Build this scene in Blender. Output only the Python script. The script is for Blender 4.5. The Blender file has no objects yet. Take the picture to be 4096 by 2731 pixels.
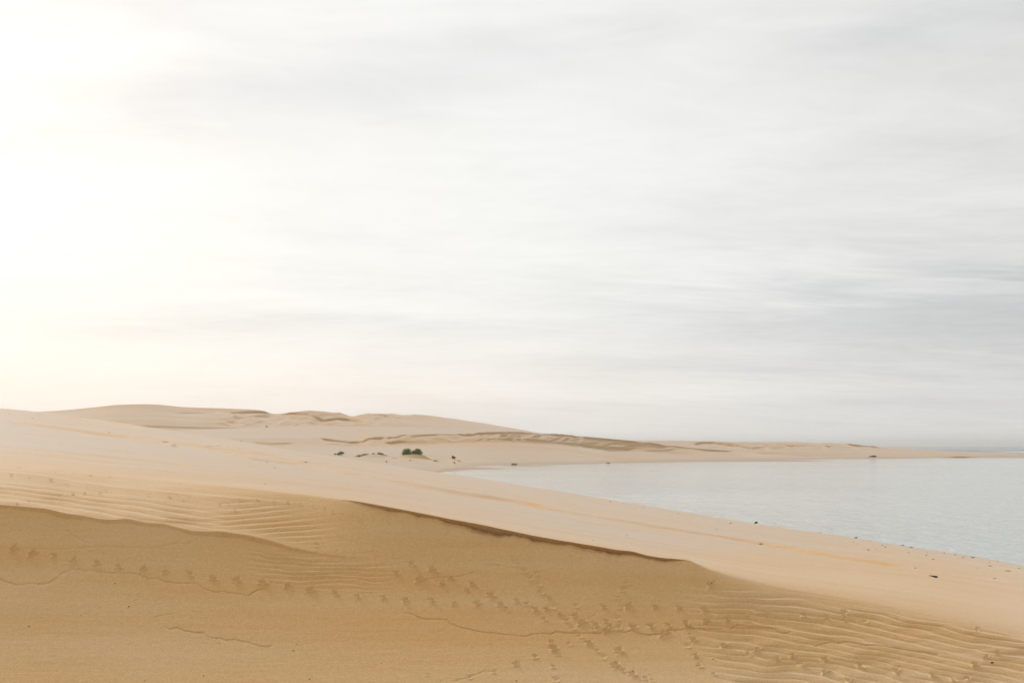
import bpy, math, random
import numpy as np
R = math.radians
S = bpy.context.scene
C = S.collection
random.seed(7)

# ------------------------------------------------------------------ camera
F = 3982.0            # focal length in photo pixels (4096 wide)
CX, HY = 2048.0, 1782.0   # optical axis column, sea-horizon row
ZC = 4.0              # eye height above the water
cam_d = bpy.data.cameras.new('camera')
cam = bpy.data.objects.new('camera', cam_d); C.objects.link(cam)
cam.location = (0, 0, ZC); cam.rotation_euler = (R(90), 0, 0)
cam_d.sensor_width = 36.0; cam_d.lens = 36.0 * F / 4096.0
cam_d.shift_y = (HY - 1365.5) / 4096.0
cam_d.clip_start = 0.05; cam_d.clip_end = 30000
S.camera = cam
S.render.resolution_x, S.render.resolution_y = 1024, 682

# ------------------------------------------------------------------ light
SUN_AZ, SUN_EL = -35.0, 24.0      # degrees: left of the view axis, above the horizon
sun_v = (math.sin(R(SUN_AZ)) * math.cos(R(SUN_EL)), math.cos(R(SUN_AZ)) * math.cos(R(SUN_EL)), math.sin(R(SUN_EL)))
sd = bpy.data.lights.new('sun', 'SUN'); sd.energy = 2.35; sd.angle = R(10); sd.color = (1.0, 0.95, 0.88)
so = bpy.data.objects.new('sun', sd); C.objects.link(so)
so.rotation_euler = (R(90 - SUN_EL), 0, R(180 - SUN_AZ))
so.location = (-30, 40, 40)
S.view_settings.view_transform = 'Standard'; S.view_settings.look = 'None'
S.view_settings.gamma = 1.0; S.view_settings.exposure = 0.0
S.view_settings.use_curve_mapping = False
S.cycles.max_bounces = 4; S.cycles.volume_bounces = 0
S.cycles.use_denoising = True

W = bpy.data.worlds.new('World'); S.world = W; W.use_nodes = True
wt = W.node_tree; wt.nodes.clear()

class G:
    """small helper that writes shader maths as nodes"""
    def __init__(s, t): s.t = t
    def n(s, typ, **k):
        o = s.t.nodes.new(typ)
        for a, b in k.items(): setattr(o, a, b)
        return o
    def put(s, sock, v):
        if isinstance(v, bpy.types.NodeSocket): s.t.links.new(v, sock)
        else: sock.default_value = v
    def m(s, op, a, b=0.0, c=None, clamp=False):
        o = s.n('ShaderNodeMath', operation=op); o.use_clamp = clamp
        s.put(o.inputs[0], a); s.put(o.inputs[1], b)
        if c is not None: s.put(o.inputs[2], c)
        return o.outputs[0]
    def add(s, a, b): return s.m('ADD', a, b)
    def mul(s, a, b): return s.m('MULTIPLY', a, b)
    def mad(s, a, b, c): return s.m('MULTIPLY_ADD', a, b, c)
    def comb(s, x, y, z):
        o = s.n('ShaderNodeCombineXYZ')
        for i, v in enumerate((x, y, z)): s.put(o.inputs[i], v)
        return o.outputs[0]
    def sep(s, v):
        o = s.n('ShaderNodeSeparateXYZ'); s.put(o.inputs[0], v); return o.outputs
    def noise(s, vec, scale, detail=3, rough=0.5, dist=0.0):
        o = s.n('ShaderNodeTexNoise'); s.put(o.inputs['Vector'], vec)
        o.inputs['Scale'].default_value = scale; o.inputs['Detail'].default_value = detail
        o.inputs['Roughness'].default_value = rough; o.inputs['Distortion'].default_value = dist
        return o.outputs['Fac']
    def mix(s, f, a, b, mode='MIX'):
        o = s.n('ShaderNodeMix', data_type='RGBA', blend_type=mode); o.clamp_factor = True
        s.put(o.inputs[0], f); s.put(o.inputs[6], a); s.put(o.inputs[7], b)
        return o.outputs[2]
    def rng(s, v, a, b, c=0.0, d=1.0, smooth=False):
        o = s.n('ShaderNodeMapRange'); o.clamp = True
        if smooth: o.interpolation_type = 'SMOOTHSTEP'
        for i, q in enumerate((v, a, b, c, d)): s.put(o.inputs[i], q)
        return o.outputs[0]

g = G(wt)
tc = g.n('ShaderNodeTexCoord').outputs['Generated']
x_, y_, z_ = g.sep(tc)
DEG = 180 / math.pi
az = g.mul(g.m('ARCTAN2', x_, y_), DEG)
el = g.mul(g.m('ARCSINE', z_), DEG)
sky = g.n('ShaderNodeTexSky'); sky.sky_type = 'NISHITA'; sky.sun_disc = False
sky.sun_elevation = R(SUN_EL); sky.sun_rotation = R(SUN_AZ)
sky.air_density = 1.2; sky.dust_density = 3.0
dp = g.n('ShaderNodeVectorMath', operation='DOT_PRODUCT'); g.put(dp.inputs[0], tc); dp.inputs[1].default_value = sun_v
cosr = dp.outputs['Value']; cosv = g.m('MAXIMUM', cosr, 0.0)
broad = g.m('POWER', cosv, 5.0)
tight = g.m('POWER', cosv, 22.0)
# streaky stratus: noise on a cloud deck seen in perspective, stretched across the wind
den = g.add(g.m('MAXIMUM', z_, 0.0), 0.07)
px = g.m('DIVIDE', x_, den); py = g.m('DIVIDE', y_, den)
deck = g.comb(g.mul(g.mad(py, 0.16, px), 0.38), g.mad(px, -0.16, py), 0.0)
n1 = g.noise(deck, 1.0, 4, 0.55, 0.4)
n2 = g.noise(deck, 3.2, 4, 0.6, 0.6)
n3 = g.noise(g.comb(g.mul(px, 0.55), py, 4.0), 5.5, 5, 0.65, 1.2)
n4 = g.noise(g.comb(g.mul(az, 0.035), g.mul(el, 0.16), 9.0), 1.0, 4, 0.6, 0.8)
streak = g.add(g.add(g.mul(g.add(n1, -0.5), 0.16), g.mul(g.add(n2, -0.5), 0.12)), g.add(g.mul(g.add(n3, -0.5), 0.13), g.mul(g.add(n4, -0.5), 0.28)))
def band(a0, e0, sa, se, tilt=0.0):
    da = g.add(az, -a0)
    u = g.mul(da, 1.0 / sa)
    wob = g.mul(g.add(n2, -0.5), 3.0 * se)
    v = g.mul(g.add(g.add(g.mad(da, -tilt, el), -e0), wob), 1.0 / se)
    q = g.add(g.mul(u, u), g.mul(v, v))
    return g.m('EXPONENT', g.mul(q, -0.5))
dark = g.mul(band(-14, 19.0, 17, 1.5, 0.17), 0.09)
for (a0, e0, sa, se, t, k) in [(24, 21, 10, 2.2, 0.05, 0.06), (26, 6.8, 15, 2.4, 0.0, 0.125), (-26, 15.2, 8, 0.8, 0.1, 0.05), (-20, 22.5, 12, 1.4, 0.12, 0.05), (-30, 24, 9, 3.0, 0.1, 0.09),
                               (-6, 6.8, 7, 0.45, -0.03, 0.05), (-21, 6.2, 6, 0.5, 0.0, 0.05),
                               (8, 4.6, 9, 0.35, -0.02, 0.035), (20, 2.0, 12, 0.8, 0.0, 0.06),
                               (17, 14, 12, 1.3, 0.05, 0.04)]:
    dark = g.add(dark, g.mul(band(a0, e0, sa, se, t), k))
lite = g.mul(band(12, 9.6, 9, 0.8, -0.01), 0.05)
lite = g.add(lite, g.mul(band(13, 3.0, 9, 0.35, -0.015), 0.06))
veil = g.m('SMOOTH_MAX', g.mad(cosr, 0.36, 0.65), 0.47, 0.25)   # veiled sun: brightness falls off with the angle from it
lum = g.add(veil, g.mul(tight, 0.0))
lum = g.add(lum, streak)
lum = g.add(g.add(lum, g.mul(dark, -1.5)), g.mul(lite, 1.2))
lum = g.m('SMOOTH_MIN', lum, 1.0, 0.22)      # thick bright veil evens out round the sun
tint = g.mix(g.rng(g.add(broad, tight), 0.15, 0.9), (1.0, 1.0, 0.975, 1), (1.0, 0.998, 0.972, 1))
tint = g.mix(g.mul(g.rng(dark, 0.03, 0.2), 0.8), tint, (0.95, 0.98, 1.05, 1))
warm = g.mul(g.rng(el, 8.0, 1.0, 0, 1, True), g.rng(broad, 0.02, 0.35))
tint = g.mix(g.mul(warm, 0.9), tint, (1.04, 0.965, 0.895, 1))
clouds = g.mix(1.0, tint, g.comb(lum, lum, lum), 'MULTIPLY')
clouds10 = g.mix(1.0, clouds, (10, 10, 10, 1), 'MULTIPLY')
full = g.mix(0.93, sky.outputs[0], clouds10)
bg = g.n('ShaderNodeBackground'); g.put(bg.inputs[0], full); bg.inputs[1].default_value = 0.1
wo = g.n('ShaderNodeOutputWorld'); wt.links.new(bg.outputs[0], wo.inputs[0])

# ------------------------------------------------------------------ helpers
def tag(o, label=None, cat=None, group=None, kind=None):
    if label: o['label'] = label
    if cat: o['category'] = cat
    if group: o['group'] = group
    if kind: o['kind'] = kind
    return o

def mesh_np(name, verts, quads, mat, parent=None, smooth=True, attr=None):
    me = bpy.data.meshes.new(name)
    v = np.asarray(verts, np.float32).reshape(-1, 3); q = np.asarray(quads, np.int32)
    k = q.shape[1]
    me.vertices.add(len(v)); me.vertices.foreach_set('co', v.ravel())
    me.loops.add(q.size); me.loops.foreach_set('vertex_index', q.ravel())
    me.polygons.add(len(q)); me.polygons.foreach_set('loop_start', np.arange(0, q.size, k, dtype=np.int32))
    me.polygons.foreach_set('loop_total', np.full(len(q), k, np.int32))
    me.polygons.foreach_set('use_smooth', np.full(len(q), smooth, bool))
    me.update(calc_edges=True); me.validate()
    if attr:
        for an, av in attr.items():
            a = me.attributes.new(an, 'FLOAT', 'POINT'); a.data.foreach_set('value', np.asarray(av, np.float32).ravel())
    if mat: me.materials.append(mat)
    o = bpy.data.objects.new(name, me); C.objects.link(o)
    if parent: o.parent = parent
    return o

def grid_quads(nr, nc):
    i = np.arange(nr * nc).reshape(nr, nc)
    return np.stack([i[:-1, :-1], i[:-1, 1:], i[1:, 1:], i[1:, :-1]], -1).reshape(-1, 4)

def _h(ix, iy, seed):
    n = (ix * 374761393 + iy * 668265263 + seed * 974634777) & 0xFFFFFFFF
    n = ((n ^ (n >> 13)) * 1274126177) & 0xFFFFFFFF
    return ((n ^ (n >> 16)) & 0xFFFF) / 65535.0
def vnoise(x, y, seed=0):
    x = np.asarray(x, float); y = np.asarray(y, float)
    xi = np.floor(x).astype(np.int64); yi = np.floor(y).astype(np.int64)
    fx = x - xi; fy = y - yi
    fx = fx * fx * fx * (fx * (fx * 6 - 15) + 10); fy = fy * fy * fy * (fy * (fy * 6 - 15) + 10)
    a = _h(xi, yi, seed); b = _h(xi + 1, yi, seed); c = _h(xi, yi + 1, seed); d = _h(xi + 1, yi + 1, seed)
    return (a + (b - a) * fx) * (1 - fy) + (c + (d - c) * fx) * fy - 0.5
def fbm(x, y, seed=0, oct=3, gain=0.5):
    s = 0; a = 1.0
    for k in range(oct):
        s = s + a * vnoise(x * 2 ** k + 17.3 * k, y * 2 ** k - 9.1 * k, seed + k); a *= gain
    return s
def line(pts, xs, soft=30.0):
    """a traced line y(x), gently smoothed"""
    p = np.array(pts, float); xf = np.arange(-8000, 12000, 4.0)
    yf = np.interp(xf, p[:, 0], p[:, 1])
    if soft > 0:
        k = np.exp(-0.5 * (np.arange(-3 * soft, 3 * soft + 1, 4) / soft) ** 2); k /= k.sum()
        n = len(k) // 2
        yf = np.convolve(np.pad(yf, n, mode='edge'), k, mode='same')[n:-n]
    return np.interp(xs, xf, yf)
def sstep(a, b, v):
    t = np.clip((v - a) / (b - a), 0, 1); return t * t * (3 - 2 * t)
def bumpf(v, a, b, c, d): return sstep(a, b, v) * (1 - sstep(c, d, v))

# ------------------------------------------------------------------ materials
def new_mat(name):
    m = bpy.data.materials.new(name); m.use_nodes = True
    t = m.node_tree; b = t.nodes['Principled BSDF']
    return m, G(t), b

def sand_mat(name, near=True):
    m, q, b = new_mat(name)
    co = q.n('ShaderNodeTexCoord').outputs['Object']
    X, Y, Z = q.sep(co)
    st = q.comb(q.mul(X, 0.10), Y, Z)
    s1 = q.noise(st, 0.9 if near else 0.06, 4, 0.6, 0.3)
    s2 = q.noise(st, 4.0 if near else 0.3, 3, 0.6)
    blot = q.noise(co, 0.7 if near else 0.03, 3, 0.5)
    f = q.add(q.add(q.mul(s1, 0.5), q.mul(s2, 0.3)), q.mul(blot, 0.2))
    f = q.rng(f, 0.38, 0.62)
    col = q.mix(f, (0.60, 0.338, 0.118, 1), (0.65, 0.43, 0.215, 1))
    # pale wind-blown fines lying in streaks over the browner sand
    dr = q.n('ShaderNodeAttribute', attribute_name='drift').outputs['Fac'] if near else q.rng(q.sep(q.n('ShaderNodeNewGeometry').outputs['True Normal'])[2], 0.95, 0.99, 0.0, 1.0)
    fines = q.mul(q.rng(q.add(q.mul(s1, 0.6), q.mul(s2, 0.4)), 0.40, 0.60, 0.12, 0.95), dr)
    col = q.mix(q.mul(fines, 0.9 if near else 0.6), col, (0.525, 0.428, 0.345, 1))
    wet = q.rng(q.add(Z, q.mul(q.add(blot, -0.5), 0.3)), 0.05, 0.45 if near else 0.75, 0.6, 0.0)
    col = q.mix(wet, col, (0.36, 0.215, 0.085, 1))
    if not near: col = q.mix(1.0, col, (0.85, 0.85, 0.87, 1), 'MULTIPLY')     # far sand darkened: shade of camera-facing slopes put into its colour
    if near:
        gr = q.noise(co, 150.0, 2, 0.7)
        gr2 = q.noise(co, 40.0, 3, 0.7)
        k = q.add(q.rng(gr, 0.3, 0.7, 0.84, 1.16), q.rng(gr2, 0.3, 0.7, -0.06, 0.06))
        col = q.mix(1.0, col, q.comb(k, k, k), 'MULTIPLY')
    q.put(b.inputs['Base Color'], col)
    b.inputs['Roughness'].default_value = 0.85
    b.inputs['Diffuse Roughness'].default_value = 0.0
    b.inputs['Specular IOR Level'].default_value = 0.2
    b.inputs['Sheen Weight'].default_value = 0.5
    b.inputs['Sheen Roughness'].default_value = 0.26
    b.inputs['Sheen Tint'].default_value = (1, 0.955, 0.92, 1)
    bp = q.n('ShaderNodeBump'); bp.inputs['Strength'].default_value = 0.5
    if near:
        hgt = q.add(q.noise(co, 180.0, 2, 0.6), q.mul(q.noise(st, 22.0, 3, 0.6), 1.5))
        bp.inputs['Distance'].default_value = 0.003
    else:
        hgt = q.noise(st, 1.2, 4, 0.6); bp.inputs['Distance'].default_value = 0.25
    q.put(bp.inputs['Height'], hgt)
    q.put(b.inputs['Normal'], bp.outputs[0])
    return m
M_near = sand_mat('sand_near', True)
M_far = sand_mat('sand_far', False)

def plain(name, col, rough=0.8, var=0.25, scale=30.0):
    m, q, b = new_mat(name)
    co = q.n('ShaderNodeTexCoord').outputs['Object']
    n = q.noise(co, scale, 3, 0.6)
    k = q.rng(n, 0.3, 0.7, 1 - var, 1 + var)
    q.put(b.inputs['Base Color'], q.mix(1.0, (*col, 1), q.comb(k, k, k), 'MULTIPLY'))
    b.inputs['Roughness'].default_value = rough
    return m
def leafy(name, col):
    m = plain(name, col, 0.6, 0.5, 3.0); t = m.node_tree; b = t.nodes['Principled BSDF']
    tr = t.nodes.new('ShaderNodeBsdfTranslucent'); mx = t.nodes.new('ShaderNodeMixShader'); mx.inputs[0].default_value = 0.4
    t.links.new(b.inputs['Base Color'].links[0].from_socket, tr.inputs[0])
    t.links.new(b.outputs[0], mx.inputs[1]); t.links.new(tr.outputs[0], mx.inputs[2])
    t.links.new(mx.outputs[0], t.nodes['Material Output'].inputs[0]); return m
M_leaf = leafy('shrub_leaf', (0.24, 0.28, 0.035))
M_leaf2 = leafy('pale_leaf', (0.33, 0.32, 0.06))
M_stem = plain('shrub_stem', (0.10, 0.075, 0.045))
M_straw = leafy('dry_grass', (0.44, 0.36, 0.12))
M_marsh = leafy('marsh_grass', (0.36, 0.25, 0.07))
M_dark = plain('dark_wrack', (0.022, 0.016, 0.008), 0.7, 0.5, 60)
M_brown = plain('brown_wrack', (0.10, 0.06, 0.025), 0.8, 0.4, 60)
M_ochre = plain('ochre_weed', (0.22, 0.15, 0.045), 0.8, 0.4, 60)
M_grey = plain('weathered_wood', (0.24, 0.20, 0.16), 0.85, 0.3, 40)
M_shell = plain('shell', (0.75, 0.72, 0.68), 0.5, 0.1, 40)

def water_mat(name, sx, amp, col, rough):
    m, q, b = new_mat(name)
    co = q.n('ShaderNodeTexCoord').outputs['Object']
    X, Y, Z = q.sep(co)
    v = q.comb(q.mul(X, 0.55), Y, 0.0)
    w1 = q.noise(v, 0.9 * sx, 3, 0.55, 0.3)
    w2 = q.noise(v, 3.2 * sx, 3, 0.6, 0.2)
    patch = q.rng(q.noise(q.comb(q.mul(X, 0.5), Y, 3.0), 0.03 * sx, 2, 0.5), 0.35, 0.65, 0.35, 1.0)
    w0 = q.noise(q.comb(q.mul(X, 0.8), q.mul(Y, 0.5), 1.0), 0.7 * sx, 3, 0.6, 0.5)
    h = q.mul(q.add(q.mul(w0, 2.2), q.add(q.mul(w1, 1.0), q.mul(w2, 0.35))), patch)
    bp = q.n('ShaderNodeBump'); bp.inputs['Strength'].default_value = 1.0; bp.inputs['Distance'].default_value = amp
    q.put(bp.inputs['Height'], h); q.put(b.inputs['Normal'], bp.outputs[0])
    b.inputs['Base Color'].default_value = (*col, 1); b.inputs['Roughness'].default_value = rough
    b.inputs['IOR'].default_value = 1.33
    return m
M_lagoon = water_mat('lagoon_water', 1.0, 0.17, (0.50, 0.53, 0.51), 0.08)
M_sea = water_mat('sea_water', 0.25, 0.35, (0.13, 0.16, 0.16), 0.2)

# ------------------------------------------------------------------ traced sand forms (photo pixel rows and real distances)
SKY_NEAR = [(-3000, 1500), (0, 1625), (178, 1642), (327, 1665), (468, 1685), (655, 1711), (720, 1721), (959, 1758), (1100, 1785),
            (1178, 1800), (1351, 1823), (1538, 1852), (1622, 1865), (1700, 1877), (1795, 1890), (1935, 1911), (2100, 1940),
            (2234, 1959), (2468, 1998), (2701, 2036), (2935, 2074), (3100, 2099), (3233, 2118), (3419, 2145), (3652, 2182),
            (3862, 2212), (4096, 2254), (5200, 2440)]
SKY_Y = [(-3000, 45), (0, 45), (1000, 54), (1800, 58), (2500, 54), (3000, 48), (3500, 41), (4096, 33.75), (5200, 24.2)]
CREST = [(-1000, 1800), (0, 1852), (187, 1869), (398, 1892), (561, 1911), (702, 1925), (889, 1939), (1094, 1960), (1234, 1976), (1370, 1996),
         (1468, 2011), (1655, 2046), (1795, 2074), (1935, 2098), (2094, 2133), (2234, 2159), (2398, 2185), (2468, 2198),
         (2528, 2203), (2585, 2220), (2640, 2229), (2701, 2234), (2755, 2236), (2818, 2262), (2889, 2280), (3029, 2303), (3233, 2322), (3419, 2336),
         (3559, 2350), (3699, 2364), (3885, 2390), (4096, 2436), (5000, 2660)]
EDGE2 = [(-800, 1960), (0, 2021), (178, 2036), (262, 2058), (337, 2064), (421, 2079), (505, 2075), (585, 2089), (655, 2093), (772, 2120),
         (889, 2124), (982, 2136), (1080, 2158), (1164, 2185), (1220, 2201), (1281, 2210), (1388, 2222), (1600, 2260), (2600, 2500)]

# columns: dense across the picture, coarse outside
colx = np.concatenate([np.linspace(-7000, -300, 60, endpoint=False), np.linspace(-300, 4400, 1380), np.linspace(4400, 11000, 60)[1:]])
nc = len(colx)
yc = line(CREST, colx, 14); ye = line(EDGE2, colx, 10); ys = line(SKY_NEAR, colx, 55); Ys = line(SKY_Y, colx, 150)
kf = np.interp(colx, [-1000, 2400, 3300, 6000], [0.30, 0.30, 0.25, 0.24])      # slope of the slip face at its foot
qf = np.interp(colx, [-1000, 2400, 3300, 6000], [0.10, 0.10, 0.045, 0.04])     # and how it steepens upward
kb = 0.19 + 0.28 * sstep(450, 1650, colx)       # slope of the rippled bench
Y0, Z0 = 5.0, -1.19
ce = (ye - HY) / F; cc = (yc - HY) / F
def meet(c):
    b = kf + c; return Y0 + (-b + np.sqrt(b * b - 4 * qf * (Z0 + c * Y0))) / (2 * qf)
Ye = meet(ce); Ze = -ce * Ye                 # where the slip face meets the bench edge
wB = 1 - sstep(1200, 1650, colx)                    # the bench fades out where its edge does
def smin(a, b, k):
    h = np.clip(0.5 + 0.5 * (b - a) / k, 0, 1); return b + (a - b) * h - k * h * (1 - h)
def smax(a, b, k): return -smin(-a, -b, k)
def front(Y):
    u = Y - Y0
    f = Z0 + kf * u + qf * u * np.abs(u)
    return f + wB * sstep(Ye - 0.22, Ye - 0.03, Y) * (smin(f, Ze + kb * (Y - Ye), 0.008) - f)
ts = np.linspace(4.0, 11.0, 2400)[:, None]
Yc = ts[np.argmax(front(ts) >= -cc * ts, axis=0), 0]  # where the sight line of the traced crest meets the slope
Yc = np.convolve(np.pad(Yc, 12, mode='edge'), np.ones(25) / 25, mode='same')[12:-12]; Zc = -cc * Yc
Zs = -(ys - HY) / F * Ys
Yfoot = 3.75
tA = np.linspace(0, 1, 14, endpoint=False)            # trough in front of the camera
tB0 = np.linspace(0, 1, 36, endpoint=False)           # foot of the face, below the frame
tB = np.linspace(0, 1, 500)                           # visible face
tD = np.linspace(0, 1, 360)[1:]
tE = np.linspace(0, 1, 30)[1:]
rowsY = [0.3 + (Yfoot - 0.3) * t * np.ones(nc) for t in tA]
rowsY += [Yfoot + (4.8 - Yfoot) * t * np.ones(nc) for t in tB0]
rowsY += [4.8 + (Yc - 4.8) * t for t in tB]
iC = len(rowsY) - 1
rowsY += [Yc + (Ys - Yc) * (math.exp(3.1 * t) - 1) / (math.exp(3.1) - 1) for t in tD]
iS = len(rowsY) - 1
rowsY += [Ys + 30 * t ** 1.3 for t in tE]
YY = np.array(rowsY); nr = len(YY)
XI = np.broadcast_to(colx, YY.shape)
zf = front(YY)
zf = smax(zf, np.full_like(zf, -1.80), 0.25)
def gsm(a, n):
    k = np.exp(-0.5 * (np.arange(-3 * n, 3 * n + 1) / n) ** 2); k /= k.sum()
    return np.convolve(np.pad(a, 3 * n, mode='edge'), k, mode='same')[3 * n:-3 * n]
Ycs, Zcs = gsm(Yc, 45), gsm(Zc, 45)                # wiggles of the crest stay at the crest
top = Zcs + (Zs - Zcs) * (YY - Ycs) / (Ys - Ycs)
top_c = Zcs + (Zs - Zcs) * (Yc - Ycs) / (Ys - Ycs)
top = top + (Zc - top_c) * np.exp(-np.clip(YY - Yc, 0, None) / 0.5)
sight = Zs / Ys
drop = Zs + (sight - 0.06) * (YY - Ys) - 0.006 * (YY - Ys) ** 2
ZZ = np.where(np.arange(nr)[:, None] <= iC, zf, np.where(np.arange(nr)[:, None] <= iS, top, drop))
ZZ = np.maximum(ZZ, -5.2)
# keep the face through the crest line exactly; soften the crest where the photograph shows it rounded
dY = YY - Yc
corr = (Zc - ZZ[iC]) * np.exp(-np.clip(-dY, 0, 9) / 0.25)
ZZ[:iC + 1] += corr[:iC + 1]
soft_c = np.interp(colx, [0, 1000, 1340, 1420, 2690, 2800, 3100, 3600, 4096], [0.10, 0.07, 0.03, 0.0, 0.0, 0.05, 0.24, 0.6, 0.85])
kslope = np.interp(colx, [0, 900, 1600, 2400, 3300], [0.19, 0.19, 0.5, 0.5, 0.33]) - (Zs - Zc) / (Ys - Yc)
# rounding: subtract a smooth cap across the kink
rr = np.maximum(soft_c, 1e-4)
ZZ -= kslope * 0.5 * rr * np.exp(-np.abs(dY) / rr) * (soft_c > 0)
# round the skyline shoulder
dS = YY - Ys
ZZ -= 0.04 * 2.0 * np.exp(-np.abs(dS) / 4.0)
PX = YY / F                                   # metres per photo pixel at each vertex
YI = HY - ZZ / PX                             # photo row of each vertex
X3 = (XI - CX) * PX

# broad undulation of face, bench and top
mface = sstep(4.2, 4.9, YY) * (np.arange(nr)[:, None] < iC) * np.clip(-dY / 0.25, 0, 1)
ZZ += mface * 0.012 * np.sin(X3 * 1.3 + 2.1 * YY) * np.sin(0.7 * X3 - 1.7 * YY + 1)
mtop = (np.arange(nr)[:, None] > iC) * np.clip(dY / 1.2, 0, 1) * (1 - 0.85 * sstep(-14, -4, dS))
ZZ += mtop * (0.05 * fbm(X3 * 0.10, YY * 0.45, 11, 2) + 0.016 * fbm(X3 * 0.16, YY * 1.5, 12, 3) + 0.0035 * fbm(X3 * 0.5, YY * 6, 13, 2))
def along(pts, n=400):
    p = np.array(pts, float); d = np.r_[0, np.cumsum(np.hypot(*np.diff(p, axis=0).T))]
    t = np.linspace(0, d[-1], n); return np.interp(t, d, p[:, 0]), np.interp(t, d, p[:, 1])
def scarp(ZZ, XI, YI, PX, pts, a, w, edge=2.0, soft=8, fade=120, seed=0, up=0.0, upw=10.0, var=0.9):
    """step in the sand just below a traced line: a px deep, recovering over w px"""
    p = np.array(pts, float)
    cx = XI[0]
    sel = (cx > p[0, 0] - fade) & (cx < p[-1, 0] + fade)
    yl = line(pts, cx[sel], soft)
    m = bumpf(cx[sel], p[0, 0] - fade * .3, p[0, 0] + fade, p[-1, 0] - fade, p[-1, 0] + fade * .3) * (1 + var * fbm(cx[sel] / 130.0, cx[sel] * 0 + seed, seed, 2))
    v = YI[:, sel] - yl
    prof = -a * sstep(-edge * .3, edge, v) * np.exp(-np.clip(v, 0, None) / w) + up * np.exp(-(np.clip(-v, 0, None) / upw)) * (v < 0) * sstep(edge, -edge, v)
    ZZ[:, sel] += m * prof * PX[:, sel]
# cornice of the slip face
mc = bumpf(colx, 1330, 1620, 2560, 2790) * (0.75 + 0.8 * fbm(colx / 90.0, colx * 0, 21, 3)) * np.interp(colx, [1340, 1500, 1700, 2050, 2250, 2700], [.5, .7, 1.25, 1.2, .8, .75]) * (1 + 0.22 * fbm(colx / 26.0, colx * 0 + 2, 25, 3))
below = np.arange(nr)[:, None] < iC
ZZ += -mc * below * 23 * PX * np.exp(-np.clip(YI - yc, 0, None) / 38.0) * (np.clip(YI - yc, 0, None) < 300)
# secondary ledge of broken crust under the cornice
scarp(ZZ, XI, YI, PX, [(1700, 2070), (1790, 2084), (1880, 2103), (1960, 2112)], 7, 9, 2, 4, 40, 5)
scarp(ZZ, XI, YI, PX, [(2260, 2170), (2330, 2187), (2400, 2196)], 6, 8, 2, 4, 30, 6)
# bench lip and its two broad rolls on the left
scarp(ZZ, XI, YI, PX, [(-300, 2005), (0, 2021), (178, 2036), (262, 2058), (337, 2064), (421, 2079), (505, 2075), (585, 2089), (655, 2093), (772, 2120), (889, 2124), (982, 2136), (1080, 2158), (1164, 2185), (1300, 2212), (1400, 2224)], 11, 26, 3, 8, 230, 7, 4, 14)
scarp(ZZ, XI, YI, PX, [(-300, 1862), (0, 1886), (234, 1914), (468, 1949), (702, 1968), (900, 1984), (1250, 2010)], -9, 16, 12, 20, 480, 8)
# vehicle lines and low wind steps over the dune top
T1 = [(37, 1677), (250, 1705), (500, 1739), (700, 1772), (900, 1807), (1000, 1828), (1187, 1852), (1374, 1887), (1514, 1912), (1701, 1946), (1935, 1984), (2100, 2010), (2187, 2030), (2374, 2060), (2561, 2090), (2748, 2123), (2935, 2151), (3100, 2180), (3303, 2215), (3466, 2238), (3600, 2258)]
scarp(ZZ, XI, YI, PX, T1, 12, 16, 1.6, 12, 60, 30, 2.0, 10, 0.25)
scarp(ZZ, XI, YI, PX, [(150, 1647), (327, 1671), (468, 1692), (560, 1704)], 14, 10, 1.5, 10, 60, 31, 2.0, 5, 0.3)
scarp(ZZ, XI, YI, PX, [(760, 1754), (889, 1769), (960, 1779)], 11, 9, 1.5, 8, 40, 32, 2.5, 6, 0.3)
scarp(ZZ, XI, YI, PX, [(640, 1768), (900, 1806 - 22), (1300, 1862), (1700, 1930), (1900, 1962)], 8, 9, 1.5, 10, 60, 33, 2.0, 5, 0.5)
scarp(ZZ, XI, YI, PX, [(3660, 2268), (3700, 2274), (3800, 2290), (4100, 2330)], 5, 10, 1.5, 10, 50, 34, 1.0, 6, 0.3)
scarp(ZZ, XI, YI, PX, [(3400, 2180), (3700, 2232), (3900, 2262), (4200, 2308)], 5, 9, 1.5, 10, 50, 35, 1.0, 6, 0.3)
scarp(ZZ, XI, YI, PX, [(200, 1800), (500, 1832), (900, 1880), (1300, 1935)], 4, 12, 4, 14, 120, 36, 1.5, 10)
scarp(ZZ, XI, YI, PX, [(0, 1800), (300, 1830), (700, 1888), (1000, 1925)], 4.5, 14, 5, 14, 120, 37, 1.5, 10)
# broken wet margin along the lagoon at the right
mw = bumpf(XI, 3050, 3250, 9000, 9001) * np.exp(-(dS / 2.2) ** 2)
ZZ += mw * (0.07 * fbm(X3 * 1.4, YY * 0.6, 41, 3) + 0.01)

# ripples --------------------------------------------------------------
def ripples(mask, lam, slope, amp, seed, wx=260.0, wy=70.0, warp=16.0):
    sel = mask > 0.01
    x = XI[sel]; y = YI[sel]
    v = y - slope(x, y) + warp * fbm(x / wx, y / wy, seed, 3)
    ph = 2 * math.pi * v / lam
    a = np.clip(0.85 + 1.1 * fbm(x / (wx * .8), y / (wy * .6), seed + 9, 2), 0.2, 1.25)
    w = np.sin(ph) + 0.28 * np.sin(2 * ph + 0.7)
    ZZ[sel] += amp * a * w * mask[sel] * PX[sel]
isface = (np.arange(nr)[:, None] < iC) * np.ones(nc)
ye2 = np.broadcast_to(ye, YI.shape); yc2 = np.broadcast_to(yc, YI.shape)
fr = np.clip((YI - yc2) / np.maximum(ye2 - yc2, 1), 0, 1.05)
m_left = isface * bumpf(XI, -600, -300, 700, 960) * bumpf(fr, 0.38, 0.68, 0.96, 1.0)
ripples(m_left, 18.0, lambda x, y: 0.125 * x, 2.1, 50, 300, 45, 11)
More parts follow.
